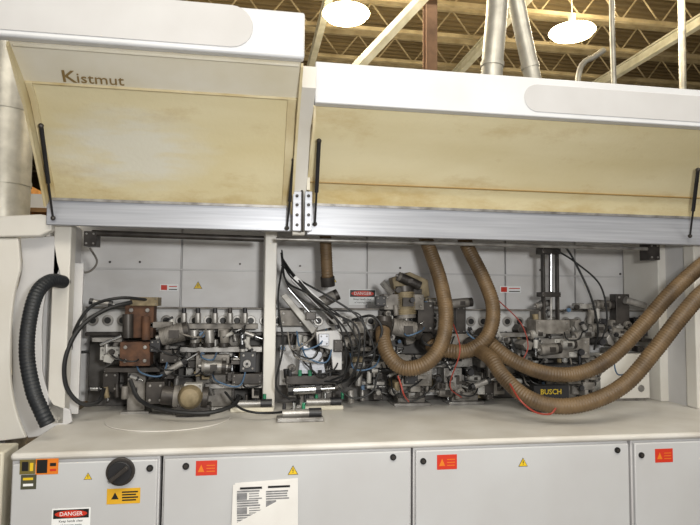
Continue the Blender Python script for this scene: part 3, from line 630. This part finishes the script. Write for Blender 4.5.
# 8
s=thing('outfeed_unit',P(625,400,3.9),'small dark outfeed sensor unit on a pale box','machine unit')
mk(s,'pale_box','box',(600,354,650,398,3.84,.13),creamw); a=P(602,398,3.84); c=P(646,398,3.84); b=MB(); b.box((a.x,3.85,TZ+.0005),(c.x,3.96,a.z+.002),dustm); b.obj('foot_stand',s)
mk(s,'sensor_block','box',(616,294,630,328,3.86,.08),dsteel); mk(s,'sensor_head','cyl',(625,300,645,306,4,3.84),steel); mk(s,'sensor_arm','box',(616,328,622,353,3.88,.06),steel); mk(s,'knob','knob',(640,318,3.5,3.8),black); mk(s,'valve','box',(634,318,648,336,3.86,.08),black)
clutter(s,604,642,322,350,22,8,3.78,3.9)
def clampset(px,py,lab,n=4,mat=cream):
    q=PZ(px,py,TZ); s=thing('clamp_block',(q.x,q.y,TZ),lab,'clamp')
    MB().box((q.x-.13,q.y-.04,TZ+.0005),(q.x+.13,q.y+.05,TZ+.025),mat).obj('base_plate',s,.004)
    b=MB(); b.cyl((q.x-.1,q.y,TZ+.045),(q.x+.09,q.y,TZ+.045),.022,steel); b.cyl((q.x+.05,q.y,TZ+.045),(q.x+.12,q.y,TZ+.045),.027,black); b.obj('cylinder_body',s)
    for i in range(n):
        x=q.x-.09+i*.055; MB().cyl((x,q.y+.01,TZ+.06),(x,q.y+.01,TZ+.1),.01,random.choice([black,green,chrome,dsteel])).obj('valve_fitting',s)
clampset(252,411,'pale clamp block with small fittings on the worktop'); clampset(322,409,'pale clamp block with black cylinder on the worktop',5); clampset(300,421,'small steel clamp lying on the worktop',3,steel)
# ---- cables ----
def cab(pts,r,mat,lab,name='cable'): hose(name,lab,pts,r,mat,'cable',False)
cab([(132,302,3.66),(105,310,3.6),(80,328,3.55),(66,356,3.5),(66,385,3.5),(80,403,3.5),(98,402,3.55),(104,388,3.66)],.012,rubber,'thick black cable looping beside the feed magazine')
cab([(150,300,3.7),(120,298,3.6),(92,306,3.6),(76,328,3.6),(72,350,3.65),(90,352,3.72)],.009,rubber,'thin black cable looping to the feed magazine')
cab([(130,380,3.6),(140,400,3.55),(165,410,3.45),(205,413,3.42),(232,406,3.5),(240,396,3.65)],.012,rubber,'black cable curving around the motor')
cab([(90,248,3.7),(97,262,3.7),(88,272,3.7),(70,270,3.65),(58,262,3.5)],.006,dustm,'thin grey wire near the corner post')
cab([(225,392,3.6),(240,408,3.5),(262,413,3.45),(290,410,3.55),(300,398,3.66)],.007,rubber,'black air line lying near the clamps')
R=random.Random(11)
for i in range(6):
    j=lambda s: R.uniform(-s,s)
    cab([(282+j(2),250+i*3,3.82),(286+i*3+j(3),278+j(5),3.72),(306+i*5+j(4),302+j(6),3.64),(334+i*6+j(4),322+j(6),3.6),(346+i*5+j(4),350+j(6),3.6),(342+i*4,376+j(5),3.64),(324+i*6,384+j(3),3.72)],.005+.0015*(i%2),rubber,'black pneumatic tube looping around the slanted plates')
cab([(283,262,3.8),(278,300,3.7),(283,345,3.62),(276,385,3.62),(290,400,3.64)],.006,rubber,'black tube running down beside the middle post')
cab([(352,320,3.7),(372,316,3.6),(382,330,3.58),(372,352,3.6),(352,356,3.66)],.008,rubber,'short black cable loop by the cutter')
cab([(335,384,3.66),(352,398,3.6),(372,392,3.6),(380,372,3.6),(398,372,3.7)],.006,rubber,'black tube between trimming and router units')
cab([(554,246,3.7),(566,248,3.65),(580,272,3.6),(592,300,3.58),(598,330,3.62),(594,350,3.7)],.007,rubber,'black cable arching down from the vertical slide')
cab([(556,250,3.7),(575,262,3.65),(600,285,3.62),(607,318,3.64),(602,340,3.7)],.006,rubber,'second black cable arching from the vertical slide')
cab([(512,340,3.7),(518,360,3.6),(528,372,3.56),(545,360,3.64)],.006,rubber,'black tube under the cutter wheel')
cab([(440,380,3.66),(420,398,3.6),(405,400,3.6),(400,385,3.66),(405,370,3.74)],.005,rubber,'small black tube loop under the router unit')
cab([(398,376,3.45),(401,385,3.42),(404,395,3.42),(409,402,3.5)],.005,redt,'red air tube below the brown hose','air_tube')
cab([(452,320,3.6),(460,350,3.42),(450,385,3.5),(462,398,3.6)],.0035,redt,'thin red air tube crossing a hose','air_tube')
cab([(510,384,3.2),(520,400,3.08),(535,412,3.06),(550,414,3.08),(556,408,3.1)],.005,redt,'red air tube lying over the brown hose','air_tube')
cab([(498,300,3.75),(520,322,3.7),(528,345,3.62),(522,362,3.6)],.0035,redt,'thin red air tube beside the cutter wheel','air_tube')
random.seed(3)
for i in range(42):
    x=random.choice([random.uniform(100,250),random.uniform(285,360),random.uniform(380,470),random.uniform(490,630)]); y=random.uniform(326,382); w=random.uniform(8,28)
    cab([(x,y,3.74),(x+w*.2,y+w*random.uniform(.2,.8),3.64),(x+w,y+w*random.uniform(.3,.8),3.64),(x+w*1.3,y+w*random.uniform(-.5,.4),3.76)],.005,random.choice([rubber,rubber,rubber,rubber,dustm,blue]),'thin air tube looping between station fittings')
# ---------------- lights ----------------
def area(loc,rot,size,e,col):
    l=bpy.data.lights.new('a','AREA'); l.shape='RECTANGLE'; l.size=size[0]; l.size_y=size[1]; l.energy=e; l.color=col
    o=bpy.data.objects.new('added_light',l); o.location=loc; o.rotation_euler=rot; S.collection.objects.link(o)
area((0,-1.5,6.2),(math.radians(25),0,0),(5,2),270,(1,.93,.8))  # unseen overhead light added above the camera
area((4,1.0,6.5),(math.radians(12),0,0),(2,2),100,(1,.93,.8))  # second unseen overhead light, added further along the machine
area((1,9,6.3),(0,0,0),(6,3),160,(1,.9,.74))  # overhead light added over the hall behind, no fixture modelled
area((3,12,4.5),(math.radians(180),0,0),(12,8),150,(1,.87,.66))  # upward light added in mid-hall to brighten the roof, no fixture there
area((.45,-.2,1.85),(math.radians(89),0,math.radians(-8)),(.3,.22),72,(1,.985,.95))  # stands for the camera flash, filling the hoods and bay
w=bpy.data.worlds.new('world'); S.world=w; w.use_nodes=True; bg=w.node_tree.nodes['Background']; bg.inputs[0].default_value=(1,.96,.9,1); bg.inputs[1].default_value=.58
for o in bpy.data.objects:
    if '_o' in o: del o['_o']
